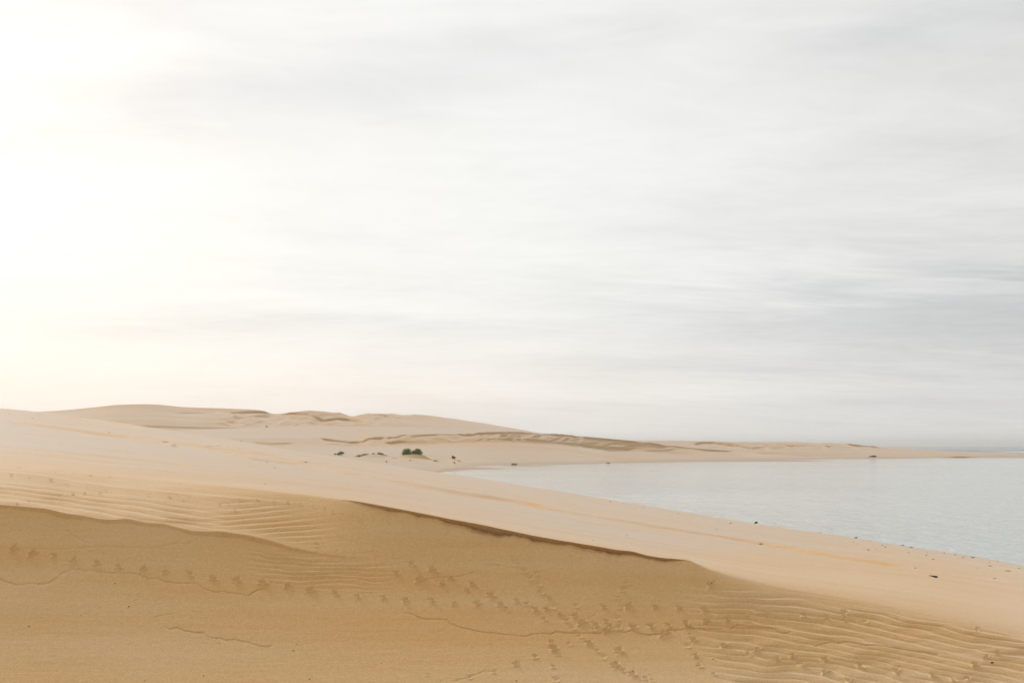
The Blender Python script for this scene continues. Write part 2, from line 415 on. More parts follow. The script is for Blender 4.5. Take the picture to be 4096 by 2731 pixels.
m_left2 = isface * bumpf(XI, 760, 980, 1150, 1400) * bumpf(fr, 0.2, 0.4, 0.8, 0.95)
ripples(m_left2, 20.0, lambda x, y: -0.08 * (x - 900), 1.1, 55, 260, 60, 10)
lo = 2160 + 0.10 * (XI - 1000)
m_mid = isface * bumpf(XI, 960, 1080, 1380, 1640) * bumpf(YI - lo, 15, 50, 110, 190)
ripples(m_mid, 19.0, lambda x, y: 0.10 * (x - 1000) - 0.00012 * (x - 1000) ** 2, 2.1, 60, 170, 45, 19)
up = np.interp(XI, [2640, 2800, 3000, 3400, 3800, 4200], [2340, 2322, 2345, 2410, 2480, 2560])
m_rt = isface * bumpf(XI - 0.55 * (YI - 2400), 2650, 2800, 9000, 9100) * sstep(0, 45, YI - up) * (0.55 + 0.45 * sstep(2700, 3000, XI))
ripples(m_rt, 27.0, lambda x, y: np.interp(x, [2600, 3000, 3300, 4200, 5000], [-20, 0, 40, 225, 420]), 2.9, 70, 230, 65, 24)
# fine wind lamination over the soft parts
m_lam = isface * (bumpf(XI, 2900, 3200, 9000, 9001) * bumpf(YI - yc2, -60, -10, 60, 160) + bumpf(XI, -400, -200, 1100, 1300) * bumpf(fr, 0.02, 0.1, 0.4, 0.6))
ZZ += m_lam * 0.7 * PX * fbm(XI / 260.0, (YI - 0.13 * XI) / 9.0, 81, 2)

# avalanche cracks ------------------------------------------------------
CR = [
 ([(-60, 2300), (0, 2320), (70, 2346), (117, 2334), (150, 2339), (196, 2332), (248, 2292), (290, 2276), (327, 2275), (346, 2282), (388, 2281), (449, 2290), (491, 2285), (552, 2292), (589, 2306), (631, 2305), (655, 2319), (702, 2325), (767, 2326), (795, 2332), (818, 2348), (861, 2362), (889, 2359), (949, 2369), (996, 2376), (1029, 2353), (1066, 2348), (1073, 2341)], 1.0),
 ([(650, 2503), (683, 2512), (711, 2507), (744, 2521), (781, 2526), (814, 2527), (837, 2548), (879, 2550), (903, 2557), (945, 2554), (996, 2566), (1043, 2582), (1071, 2582), (1100, 2575)], 1.1),
 ([(1608, 2448), (1650, 2457), (1683, 2475), (1744, 2478), (1790, 2481), (1804, 2498), (1842, 2512), (1889, 2523), (1959, 2535), (2029, 2541), (2090, 2548), (2112, 2547), (2126, 2540), (2159, 2537), (2201, 2537), (2224, 2529), (2262, 2535), (2309, 2531), (2365, 2533), (2444, 2528), (2538, 2523), (2585, 2535), (2650, 2533), (2678, 2517), (2711, 2512), (2767, 2504), (2823, 2509), (2879, 2510), (2917, 2504), (2954, 2491), (3005, 2498), (3093, 2504), (3130, 2520), (3172, 2517)], 1.2),
 ([(1692, 2315), (1748, 2305), (1823, 2304), (1884, 2290), (1912, 2274)], 0.6), ([(1903, 2264), (1917, 2256), (1959, 2255), (2029, 2264), (2090, 2270)], 0.5),
 ([(3233, 2546), (3326, 2556), (3396, 2560), (3466, 2571), (3550, 2576), (3620, 2590), (3690, 2599), (3764, 2613)], 1.1),
 ([(3466, 2590), (3512, 2599), (3536, 2595)], 0.8), ([(3238, 2581), (3289, 2567), (3345, 2553)], 0.8),
 ([(1795, 2730), (1856, 2718), (1898, 2704), (1940, 2688), (1973, 2694)], 0.7),
 ([(84, 2192), (262, 2194), (374, 2182), (468, 2179), (585, 2185), (702, 2164), (780, 2160)], 0.4),
 ([(228, 2110), (272, 2119), (296, 2136), (337, 2163), (357, 2166)], 0.5), ([(272, 2121), (330, 2122), (380, 2108)], 0.4),
 ([(600, 2472), (640, 2462), (700, 2450), (720, 2447)], 0.4), ([(2330, 2485), (2370, 2460), (2400, 2438)], 0.5),
 ([(560, 2280), (620, 2296), (650, 2308)], 0.4), ([(1700, 2332), (1745, 2345), (1768, 2352)], 0.5), ([(1775, 2370), (1795, 2388)], 0.5),
]
i_vis0 = 14 + 36
for ci, (pts, k) in enumerate(CR):
    cx, cy = along(pts, max(60, len(pts) * 25))
    cy = cy + 3.5 * fbm(cx / 26.0, cx * 0 + ci, 90 + ci, 3)
    o = np.argsort(cx); cx, cy = cx[o], cy[o]
    sel = np.where((colx > cx[0]) & (colx < cx[-1]))[0]
    yl = np.interp(colx[sel], cx, cy)
    m = bumpf(colx[sel], cx[0], cx[0] + 40, cx[-1] - 25, cx[-1]) * (0.8 + 0.7 * fbm(colx[sel] / 60.0, colx[sel] * 0, 120 + ci, 2))
    sub = slice(i_vis0, iC)
    v = YI[sub][:, sel] - yl
    prof = -5.0 * np.exp(-((v - 1.2) / 1.9) ** 2) - 1.2 * sstep(-1, 2, v) * np.exp(-np.clip(v, 0, None) / 9)
    ZZ[sub, sel[0]:sel[-1] + 1] += k * m * prof * PX[sub, sel[0]:sel[-1] + 1]

# bird footprints -------------------------------------------------------
HOLES = [(56, 2191), (131, 2210), (214, 2219), (295, 2239), (386, 2246), (476, 2262), (573, 2268), (660, 2281), (758, 2288), (852, 2304), (949, 2311), (1052, 2321),
 (1150, 2335), (1243, 2353), (1342, 2365), (1429, 2383), (1532, 2388), (1620, 2399), (1726, 2401), (1816, 2413), (1908, 2412), (2006, 2419), (2067, 2402),
 (1732, 2276), (1680, 2312), (1804, 2311), (1769, 2334), (1892, 2336), (1870, 2360), (1966, 2379), (1585, 2288),
 (2414, 2423), (2512, 2417), (2621, 2419), (2716, 2422), (2816, 2428), (2241, 2458), (2299, 2461), (2327, 2489), (2382, 2498), (2439, 2504), (2423, 2520), (2531, 2505), (2603, 2500), (2673, 2495), (2655, 2528), (2746, 2482), (2751, 2498), (2823, 2477), (2907, 2469),
 (2776, 2554), (2896, 2575), (3031, 2592), (2996, 2608), (2779, 2620), (2213, 2599), (2353, 2574), (2531, 2699), (2461, 2662), (2477, 2603),
 (3168, 2618), (3105, 2632), (3205, 2653), (3298, 2631), (3303, 2681), (3443, 2658), (3396, 2716), (3587, 2676), (3732, 2699), (3871, 2713), (3815, 2720), (3899, 2653), (3946, 2625),
 (2140, 2437), (2185, 2435), (2195, 2390), (1648, 2250), (2844, 2330)]
TOES = [(1575, 2220), (1507, 2260), (1264, 2173), (1346, 2199), (1423, 2230), (1493, 2187), (1879, 2713), (1973, 2692), (2064, 2662), (1711, 2702),
 (1334, 2047), (1373, 2057), (1410, 2062), (1436, 2071), (1489, 2059), (1526, 2078), (1557, 2084), (1603, 2084), (1645, 2083), (1691, 2088), (1740, 2086), (1786, 2089),
 (2063, 2405), (2107, 2417), (2213, 2426), (2098, 2281), (2145, 2290), (2122, 2310), (2159, 2333), (2167, 2367), (2306, 2421), (2476, 2422), (2264, 2484), (2180, 2479), (2295, 2512), (2374, 2518), (2423, 2484), (2470, 2471), (2478, 2509),
 (2987, 2470), (3024, 2439), (3069, 2456), (2323, 2547), (2280, 2580), (2203, 2574), (2229, 2622), (2140, 2634), (2063, 2662), (2213, 2673), (2224, 2725), (2388, 2608), (2414, 2634), (2493, 2687), (2578, 2716), (2608, 2725),
 (2758, 2535), (2751, 2582), (2802, 2662), (2858, 2697), (2512, 2325), (2491, 2351), (2470, 2386), (2051, 2227), (2075, 2255), (3375, 2445), (3303, 2459), (3214, 2452), (3466, 2478), (3382, 2473), (3909, 2515), (3988, 2609), (3592, 2692),
 (77, 1869), (221, 1888), (296, 1893), (364, 1902), (440, 1906), (43, 1908), (116, 1922), (206, 1929), (270, 1945), (350, 1955), (398, 1975), (425, 1967), (238, 1986), (338, 1976), (292, 1979), (68, 2013), (119, 2005), (595, 1984), (680, 1990), (756, 1990), (734, 2001),
 (879, 2016), (917, 2014), (963, 2000), (987, 2018), (1031, 2000), (940, 2038), (1033, 2000), (1094, 2002), (1150, 2009), (1203, 2016), (1255, 2023), (1299, 2035), (1112, 2117), (1260, 2100)]
sub0 = i_vis0
YIv = YI[sub0:iC]
prnd = random.Random(5)
def stamp(x, y, fn, rx=46, ry=46):
    j0, j1 = np.searchsorted(colx, x - rx), np.searchsorted(colx, x + rx)
    jm = (j0 + j1) // 2
    col = YIv[:, jm]
    rows = np.where(np.abs(col - y) < ry)[0]
    if len(rows) == 0: return
    r0, r1 = rows[0] + sub0, rows[-1] + 1 + sub0
    u = XI[r0:r1, j0:j1] - x; v = YI[r0:r1, j0:j1] - y
    ZZ[r0:r1, j0:j1] += 1.15 * fn(u, v) * PX[r0:r1, j0:j1]
def hole(u, v, s=1.0, k=1.0, tl=0.0):
    v = v + tl * u
    n = 0.18 * np.sin(np.arctan2(v, u) * 3 + tl * 40)
    d = np.sqrt((u / (15 * s)) ** 2 + (v / (10.5 * s)) ** 2) * (1 + n)
    bowl = -7.5 * np.exp(-d ** 3)
    lip = 7.0 * np.exp(-((d - 1.3) / 0.32) ** 2) * sstep(-0.2, 0.8, v / (np.hypot(u, v) + 1e-3))
    slump = 2.0 * np.exp(-(u / (14 * s)) ** 2 - ((v - 20 * s) / (9 * s)) ** 2)
    return k * (bowl + lip + slump)
def toes(u, v, s=1.0, k=1.0, a0=0.0, yk=0.7):
    h = 0 * u
    for a in (-0.75, 0.0, 0.75):
        dx, dy = math.sin(a + a0), -math.cos(a + a0) * yk
        L = 19 * s
        t = np.clip((u * dx + v * dy) / (dx * dx + dy * dy) / L, 0, 1)
        d = np.hypot(u - dx * t * L, (v - dy * t * L) / yk)
        h = np.minimum(h, -5.0 * np.exp(-(d / (4.0 * s)) ** 2))
    d0 = np.hypot(u / 1.2, v / yk) / s
    h = np.minimum(h, -5.5 * np.exp(-(d0 / 6) ** 2))
    h = h + 4.6 * np.exp(-((np.hypot(u, (v - 3) / yk) / s - 15) / 4.5) ** 2) * sstep(0.0, 0.9, v / (np.hypot(u, v) + 1e-3))
    return k * h
for (x, y) in HOLES:
    s = prnd.uniform(0.55, 0.95); t = prnd.uniform(-0.4, 0.45) + (0.3 if x < 700 else 0); k = prnd.uniform(0.75, 1.25)
    stamp(x, y, lambda u, v: hole(u, v, s, k, t))
for (x, y) in TOES:
    big = x > 1850 and y > 2150
    s = prnd.uniform(0.5, 0.9) * (1.0 if big else 0.62); a = prnd.uniform(-1.2, 1.2); k = prnd.uniform(0.4, 0.9) * (1.0 if big else 0.6)
    yk = 0.7 if y > 2100 else 0.32
    stamp(x, y, lambda u, v: toes(u, v, s, k, a, yk))
# cornice overhang: pull the lip toward the camera
YY2 = YY.copy()
YY2 -= mc * 0.035 * np.exp(-np.clip(dY, 0, None) / 0.05) * (np.arange(nr)[:, None] >= iC) * (dY < 0.4)
YY2 += mc * 0.045 * np.exp(-np.clip(YI - yc, 0, None) / 13.0) * below * (YI - yc < 120)
X3 = (XI - CX) * YY2 / F
near_v = np.stack([X3, YY2, ZZ + ZC], -1)
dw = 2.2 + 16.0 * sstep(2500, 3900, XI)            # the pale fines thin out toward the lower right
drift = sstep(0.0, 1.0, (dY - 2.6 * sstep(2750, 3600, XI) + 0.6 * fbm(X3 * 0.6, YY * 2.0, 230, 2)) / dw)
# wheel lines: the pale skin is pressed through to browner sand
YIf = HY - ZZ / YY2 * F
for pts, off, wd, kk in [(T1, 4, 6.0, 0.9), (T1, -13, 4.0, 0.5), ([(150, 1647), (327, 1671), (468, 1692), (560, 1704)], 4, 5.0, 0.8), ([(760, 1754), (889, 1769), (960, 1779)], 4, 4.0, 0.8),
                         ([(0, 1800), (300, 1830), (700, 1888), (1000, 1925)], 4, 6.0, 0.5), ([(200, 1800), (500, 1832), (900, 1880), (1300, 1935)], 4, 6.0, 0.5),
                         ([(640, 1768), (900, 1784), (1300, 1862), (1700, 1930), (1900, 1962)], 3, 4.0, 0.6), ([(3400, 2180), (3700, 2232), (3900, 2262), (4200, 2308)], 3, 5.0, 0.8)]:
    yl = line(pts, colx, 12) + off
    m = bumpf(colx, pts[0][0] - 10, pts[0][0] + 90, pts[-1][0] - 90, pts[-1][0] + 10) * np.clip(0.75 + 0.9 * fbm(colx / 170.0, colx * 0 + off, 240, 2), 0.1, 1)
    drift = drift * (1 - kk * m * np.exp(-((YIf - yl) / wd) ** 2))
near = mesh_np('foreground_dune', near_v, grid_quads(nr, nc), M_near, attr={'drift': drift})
tag(near, 'tan slip face with bird tracks under a pale wind-swept dune top', None, None, 'structure')
YI_near = HY - ZZ / YY2 * F

def locate_near(x, y, top_only=False):
    j = int(np.searchsorted(colx, x)); col = YI_near[:iS + 1, j].copy()
    # visible surface: the nearest vertex whose row matches
    i = int(np.argmin(np.abs(col - y) + (1e4 * (np.arange(iS + 1) < iC) if top_only else 0)))
    return near_v[i, j].copy()

# sand behind and beneath the camera
bx = np.linspace(-90, 90, 60); by = np.linspace(-70, 0.6, 40)
BX, BY = np.meshgrid(bx, by)
BZ = ZC - 1.86 + 0.5 * fbm(BX / 14, BY / 9, 140, 3) * sstep(-1, -12, BY) + 0.02 * np.clip(-BY, 0, 40)
o = mesh_np('sand_hollow', np.stack([BX, BY, BZ], -1), grid_quads(40, 60), M_near); tag(o, kind='structure')

# ------------------------------------------------------------------ far sand: built sheet by sheet from its own distances
fx = np.concatenate([np.linspace(-3000, 300, 50, endpoint=False), np.linspace(300, 4300, 900), np.linspace(4300, 8000, 40)[1:]])
def sheet(name, xs, ctrl, rows, smooth_rows, ops=(), rough=0.0, seed=0, label=None):
    """ctrl: list of (row-line or ('z',value), distance-line); rows: samples per span"""
    D, Z = [], []
    for yl, dl in ctrl:
        d = line(dl, xs, 60)
        if yl[0] == 'z': z = line(yl[1], xs, 60)
        else: z = -(line(yl, xs, 10) - HY) / F * d
        D.append(d); Z.append(z)
    DD, ZZs = [], []
    for i, n in enumerate(rows):
        for t in np.linspace(0, 1, n, endpoint=(i == len(rows) - 1)):
            DD.append(D[i] + (D[i + 1] - D[i]) * t); ZZs.append(Z[i] + (Z[i + 1] - Z[i]) * t)
    DD = np.array(DD); Zs_ = np.array(ZZs)
    k = smooth_rows
    if k > 1:
        P = np.pad(Zs_, ((k, k), (0, 0)), mode='edge'); w = np.hanning(2 * k + 3)[1:-1]; w /= w.sum()
        Zs_ = sum(w[i] * P[i:i + len(Zs_)] for i in range(2 * k + 1))
    xi = np.broadcast_to(xs, DD.shape); pxm = DD / F
    X = (xi - CX) * pxm
    Zs_ = Zs_ + rough * fbm(X / 45.0, DD / 22.0, seed, 3)
    yi = HY - Zs_ / pxm
    for op in ops: op(Zs_, xi, yi, pxm)
    v = np.stack([X, DD, Zs_ + ZC], -1)
    o = mesh_np(name, v, grid_quads(*DD.shape), M_far); tag(o, label, None, None, 'structure')
    return v, HY - Zs_ / pxm, xs
def op(pts, a, w, edge=1.2, soft=5, fade=20, seed=0, up=0.0, upw=6):
    return lambda z, x, y, p: scarp(z, x, y, p, pts, a * 0.85, w * 1.5, edge * 1.3, soft, max(fade, 24), seed, up, upw)
def lumps(x0, x1, y0, y1, amp_, sx, sy, seed, shear=0.0):
    def f(z, x, y, p):
        m = bumpf(x, x0 - 40, x0 + 40, x1 - 40, x1 + 40) * bumpf(y, y0 - 6, y0 + 6, y1 - 6, y1 + 6)
        z += m * 0.9 * amp_ * p * (0.5 - np.abs(fbm((x + shear * y) / sx, y / sy, seed, 3)) * 2)
    return f

SHORE = [(-3000, 1905), (1650, 1905), (1760, 1885), (1830, 1868), (1900, 1863), (2031, 1859), (2300, 1858), (2421, 1852), (2701, 1848), (3000, 1843), (3150, 1840), (3294, 1836), (3559, 1834), (3839, 1829.5), (4096, 1831), (8000, 1833)]
def dwater(pts): return [(x, ZC * F / (y - HY)) for x, y in pts]
SH_D = dwater(SHORE)
def shift(dl, k): return [(x, d + k) for x, d in dl]
SLIP_B = [(-3000, 1778), (700, 1776), (1281, 1776), (1500, 1778), (1700, 1776), (1900, 1768), (2000, 1764), (2234, 1776), (2421, 1800), (2561, 1804), (2701, 1814), (2935, 1821), (3052, 1827), (3300, 1829), (3600, 1826.5), (3839, 1825), (4096, 1826), (8000, 1829)]
SLIP_C = [(-3000, 1752), (900, 1752), (1281, 1750), (1350, 1758), (1440, 1762), (1470, 1750), (1603, 1741), (1641, 1736), (1832, 1735), (1935, 1728), (2000, 1726), (2100, 1726.5), (2140, 1730), (2234, 1736), (2374, 1748), (2468, 1757), (2608, 1772), (2701, 1782.5), (2795, 1792), (2935, 1802), (3052, 1815), (3200, 1823), (3600, 1819), (3839, 1818), (4096, 1822), (8000, 1827)]
BACK = [(-3000, 1722), (600, 1724), (720, 1720), (935, 1712), (1234, 1704), (1421, 1707), (1795, 1709), (2000, 1719), (2140, 1732), (2374, 1756), (2608, 1782), (2795, 1802), (3052, 1822), (3300, 1826), (3839, 1822), (4096, 1826), (8000, 1830)]
D_B = [(-3000, 245), (1900, 246), (2400, 262), (3000, 286), (3300, 312), (3600, 326), (4096, 340), (8000, 340)]
D_C = [(-3000, 255), (1900, 256), (2400, 273), (3000, 296), (3300, 320), (3600, 338), (4096, 352), (8000, 352)]
D_K = [(-3000, 345), (1900, 335), (2400, 330), (3000, 340), (3300, 350), (3600, 365), (4096, 375), (8000, 375)]
ops_m = [
 op([(1275, 1748), (1330, 1757), (1400, 1765), (1450, 1763), (1470, 1752), (1540, 1748)], 9, 9, 1.5, 3, 10, 1),
 op([(1300, 1768), (1380, 1773), (1460, 1770)], 6, 8, 2, 6, 30, 2), op([(1540, 1768), (1600, 1762), (1660, 1768)], 7, 8, 2, 5, 20, 3),
 op([(1540, 1750), (1590, 1743), (1641, 1735)], 5, 5, 1, 2, 6, 4), op([(1640, 1745), (1700, 1737), (1760, 1736), (1835, 1738)], 5, 8, 1.5, 3, 12, 5),
 op([(1820, 1735), (1870, 1735), (1935, 1729), (2000, 1727), (2100, 1727), (2200, 1734), (2330, 1744)], 7, 8, 1, 3, 10, 6),
 op([(2330, 1746), (2468, 1758), (2608, 1773), (2701, 1784), (2790, 1794), (2935, 1803)], 5, 14, 1.5, 4, 30, 7),
 op([(1940, 1752), (2100, 1754), (2234, 1766), (2400, 1784), (2540, 1794)], 4, 12, 3, 8, 50, 8),
 op([(1010, 1765), (1080, 1772), (1180, 1768)], 5, 8, 3, 6, 30, 9), op([(1170, 1737), (1240, 1739)], 2, 5, 1, 4, 15, 10),
 lumps(1830, 2330, 1728, 1762, 5, 34, 30, 150, 1.3), lumps(1480, 1830, 1738, 1768, 6, 60, 26, 151, -1.0), lumps(2300, 2700, 1760, 1800, 5, 90, 22, 152, 2.0),
]
shore_v, shore_y, shore_x = sheet('shore_dune', fx, [
    (('z', [(0, -6.0)]), shift(SH_D, -40)), (('z', [(0, -4.0)]), SH_D),
    (SLIP_B, D_B), (SLIP_C, D_C), (BACK, D_K), (('z', [(0, -5.5)]), shift(D_K, 60))],
    [10, 60, 40, 36, 16], 1, ops_m, 0.12, 160, 'pale dune bank with a broken slip face beyond the lagoon')

FAR_T = [(-3000, 1640), (-300, 1640), (178, 1642), (281, 1635), (374, 1625), (458, 1615), (561, 1612), (627, 1613), (730, 1624), (889, 1630), (982, 1634), (1028, 1637), (1060, 1643), (1094, 1647), (1150, 1647), (1187, 1644), (1234, 1638), (1304, 1643), (1398, 1655), (1491, 1651), (1585, 1652), (1702, 1657), (1818, 1673), (1935, 1691), (2020, 1706), (2100, 1719), (2140, 1729), (2300, 1748), (2420, 1775), (2600, 1860), (8000, 1900)]
FAR_M = [(x, max(1712 + (y - 1640) * 0.25, y + 6)) for x, y in FAR_T]
ops_f = [
 op([(915, 1650), (980, 1645), (1040, 1643), (1100, 1647), (1190, 1649), (1234, 1652), (1262, 1666), (1300, 1675), (1345, 1673)], 10, 14, 1.5, 4, 20, 11),
 op([(1330, 1672), (1390, 1667), (1430, 1676), (1462, 1692)], 8, 12, 1.5, 3, 12, 12), op([(1490, 1657), (1540, 1660), (1584, 1668)], 6, 7, 1, 3, 10, 13),
 op([(1585, 1653), (1640, 1655), (1670, 1660)], 4, 6, 1, 3, 8, 14), op([(880, 1658), (960, 1664), (1060, 1660)], 5, 14, 4, 6, 50, 15),
 op([(1150, 1672), (1230, 1668), (1300, 1688)], 5, 12, 3, 6, 30, 16), op([(700, 1650), (790, 1648), (840, 1652)], 2.5, 10, 3, 6, 40, 17),
 lumps(880, 1480, 1650, 1700, 10, 110, 40, 170, 0.8), lumps(1480, 1640, 1655, 1700, 6, 50, 40, 171, 1.0),
]
DF = [(-3000, 420), (1500, 430), (2600, 440), (8000, 450)]
sheet('distant_dune', fx, [(('z', [(0, -5.5)]), shift(DF, -100)), (FAR_M, shift(DF, -42)), (FAR_T, DF), (('z', [(0, -5.5)]), shift(DF, 90))],
      [16, 70, 20], 2, ops_f, 0.5, 180, 'high pale dune on the skyline behind the bank')

RT = [(-3000, 1900), (1900, 1900), (2300, 1780), (2450, 1763), (2515, 1761.5), (2720, 1762), (2842, 1765), (3000, 1768), (3177, 1766.6), (3326, 1773), (3387, 1773.6), (3466, 1780.6), (3527, 1787.6), (3652, 1795.5), (3792, 1803.5), (3932, 1809.5), (4096, 1816), (8000, 1826)]
RM = [(x, min(1900, 1806 + (y - 1765) * 0.35)) for x, y in RT]
DR = [(-3000, 395), (2400, 395), (3400, 398), (8000, 398)]
ops_r = [
 op([(2770, 1775), (2800, 1767), (2850, 1766), (2900, 1772), (2960, 1781), (3006, 1790), (3050, 1788)], 8, 11, 1.2, 3, 12, 21),
 op([(3050, 1777), (3090, 1780)], 2.5, 5, 1, 3, 10, 22), op([(3130, 1779), (3165, 1783), (3185, 1782)], 6, 6, 1, 2, 8, 23),
 op([(3184, 1781), (3207, 1785)], 6, 5, 1, 2, 5, 24), op([(3295, 1782), (3335, 1781)], 6, 7, 1.5, 3, 8, 25), op([(3235, 1780), (3260, 1783)], 4, 5, 1, 3, 6, 27),
 op([(3378, 1775), (3430, 1778), (3470, 1781.5), (3520, 1788)], 6, 7, 1, 2, 8, 26), op([(3000, 1808), (3060, 1812), (3110, 1818)], 3, 6, 1.5, 3, 15, 28),
 lumps(2750, 3500, 1770, 1800, 5, 70, 14, 190, 1.0),
]
sheet('low_dune', fx, [(('z', [(0, -5.5)]), shift(DR, -48)), (RM, shift(DR, -30)), (RT, DR), (('z', [(0, -5.5)]), shift(DR, 60))],
      [14, 50, 16], 1, ops_r, 0.08, 200, 'low hummocky dunes tapering toward the sea')

def lens(name, pts_top, pts_bot, hgt, label):
    """low sandbar: outline traced on the water plane, domed"""
    n, r = 120, 9
    x0, x1 = pts_top[0][0], pts_top[-1][0]
    xs = np.linspace(x0, x1, n); yt = line(pts_top, xs, 10); yb = line(pts_bot, xs, 10)
    t = np.linspace(0, 1, r)[:, None]
    yi = yb + (yt - yb) * t
    ends = np.sin(np.pi * np.linspace(0, 1, n)) ** 0.4
    D = ZC * F / (yi - HY); X = (xs - CX) / F * D
    z = -0.06 + hgt * np.sin(np.pi * t) ** 0.7 * ends * (0.8 + 0.8 * fbm(X / 6, D / 8, 210, 2))
    o = mesh_np(name, np.stack([X, D, z], -1), grid_quads(r, n), M_far); tag(o, label, None, None, 'structure')
lens('sandbar', [(1560, 1866), (1640, 1867), (1725, 1872), (1800, 1869), (1870, 1865), (1930, 1867), (1993, 1871), (2060, 1874)],
     [(1560, 1900), (1640, 1898), (1725, 1893), (1800, 1888), (1870, 1880), (1930, 1878), (1993, 1877), (2060, 1874.5)], 0.22, 'low sandbar at the lagoon head')
lens('sandbar', [(2000, 1861), (2040, 1861), (2100, 1861.5), (2160, 1862), (2230, 1862)], [(2000, 1863), (2040, 1865), (2100, 1866), (2160, 1865), (2230, 1862.6)], 0.18, 'narrow strip of sand below the far shore')
lens('sandbar', [(2860, 1843), (2960, 1841), (3100, 1840), (3250, 1842), (3373, 1843.2)], [(2860, 1846.5), (2960, 1846), (3100, 1845.5), (3250, 1844.6), (3373, 1843.6)], 0.3, 'thin sand spit at the far shore')

# ------------------------------------------------------------------ water and ground
def flat(name, x0, x1, y0, y1, z, mat, nx=2, ny=2):
    a, b = np.meshgrid(np.linspace(x0, x1, nx), np.linspace(y0, y1, ny))
    o = mesh_np(name, np.stack([a, b, np.full_like(a, z)], -1), grid_quads(ny, nx), mat); tag(o, kind='structure'); return o
flat('lagoon', -120, 330, 16, 352, 0.0, M_lagoon)
flat('sea', -9000, 9000, 384, 9500, 0.0, M_sea)
flat('sand_ground', -9000, 9000, -9000, 9500, -1.9, M_far)
# breaking wave and its foam offshore
def surf(name, x0, x1, dist, amp, mat, w, seed, label):
    n, r = 160, 9
    xs = np.linspace(x0, x1, n); t = np.linspace(-1, 1, r)[:, None]
    d = dist + 10 * fbm(xs / 40.0, xs * 0, seed, 3) + t * w
    z = 0.02 + amp * (1 - t ** 2) ** 1.5 * np.clip(0.5 + 1.2 * fbm(xs / 25.0, xs * 0 + 3, seed + 4, 3), 0.03, 1) * np.sin(np.pi * np.linspace(0, 1, n)) ** .5
    o = mesh_np(name, np.stack([np.broadcast_to(xs, d.shape), d, z], -1), grid_quads(r, n), mat)
    tag(o, label, 'wave', 'breaking waves offshore')
M_foam = plain('foam', (0.82, 0.84, 0.84), 0.7, 0.08, 0.3)
surf('breaking_wave', 318, 560, 640, 0.8, M_foam, 14, 220, 'white line of surf breaking beyond the sand spit')
surf('sea_swell', 255, 600, 720, 1.6, M_sea, 16, 221, 'dark grey swell rising behind the surf line')

# ------------------------------------------------------------------ plants
def locate_shore(x, y):
    j = int(np.searchsorted(shore_x, x)); col = shore_y[:, j]
    ok = np.arange(len(col)) < 10 + 60
    i = int(np.argmin(np.where(ok, np.abs(col - y), 1e9))); return shore_v[i, j].copy()
def empty(name, loc):
    o = bpy.data.objects.new(name, None); C.objects.link(o); o.location = [float(q) for q in loc]; o.empty_display_size = 0.3; return o
def leaf_mesh(name, centers, size, mat, parent, rnd, flatten=0.6):
    n = len(centers); c = np.array(centers)
    rs = np.random.RandomState(rnd)
    a = rs.normal(size=(n, 3)); a /= np.linalg.norm(a, axis=1)[:, None]
    b = rs.normal(size=(n, 3)); b -= a * (a * b).sum(1)[:, None]; b /= np.linalg.norm(b, axis=1)[:, None]
    L = size * rs.uniform(0.6, 1.4, (n, 1)); Wd = L * 0.45
    v = np.stack([c - a * L, c + b * Wd, c + a * L, c - b * Wd], 1).reshape(-1, 3)
    q = np.arange(4 * n).reshape(-1, 4)
    o = mesh_np(name, v, q, mat, parent, False); o['kind'] = 'stuff'; return o
def tube(p0, p1, r0, r1, n=5):
    p0, p1 = np.array(p0, float), np.array(p1, float); d = p1 - p0; d /= np.linalg.norm(d) + 1e-9
    u = np.cross(d, [0.3, 0.2, 1]); u /= np.linalg.norm(u) + 1e-9; w = np.cross(d, u)
    a = np.linspace(0, 2 * math.pi, n, endpoint=False)
    r = np.cos(a)[:, None] * u + np.sin(a)[:, None] * w
    v = np.vstack([p0 + r * r0, p1 + r * r1]); i = np.arange(n); j = (i + 1) % n
    return v, np.stack([i, j, j + n, i + n], 1)
def join(parts):
    V, Q, k = [], [], 0
    for v, q in parts: V.append(v); Q.append(q + k); k += len(v)
    return np.vstack(V), np.vstack(Q)
def shrub(loc, w, h, label, cat, mat, seed, n=900, leaf=0.09, group=None, name='shrub', lobes=7):
    w, h, leaf = w * 1.3, h * 1.3, leaf * 1.1
    rs = np.random.RandomState(seed); root = empty(name, loc); tag(root, label, cat, group)
    st, cen = [], []
    for k in range(lobes):
        ang = rs.uniform(0, 2 * math.pi); rad = w * 0.36 * math.sqrt(rs.uniform(0, 1))
        top = np.array([rad * math.cos(ang), rad * math.sin(ang) * 0.8, h * rs.uniform(0.55, 1.0) * (0.9 - 0.6 * (rad / (w * 0.4)) ** 2)])
        base = np.array([top[0] * 0.25, top[1] * 0.25, -0.05])
        st.append(tube(base, top, 0.02 * w, 0.008 * w))
        m = n // lobes
        p = rs.normal(size=(m, 3)) * [w * 0.085, w * 0.085, h * 0.12] + top
        for e in range(3):
            d = top + rs.normal(size=3) * [w * .14, w * .12, h * .16]; st.append(tube(top, d, 0.008 * w, 0.003 * w, 4))
        cen.append(p)
    cen = np.vstack(cen); cen[:, 2] = np.abs(cen[:, 2]); cen = cen[cen[:, 2] < h * rs.uniform(0.9, 1.25, len(cen))]
    leaf_mesh('foliage', cen, leaf, mat, root, seed)
    v, q = join(st); mesh_np('stem', v, q, M_stem, root)
    return root
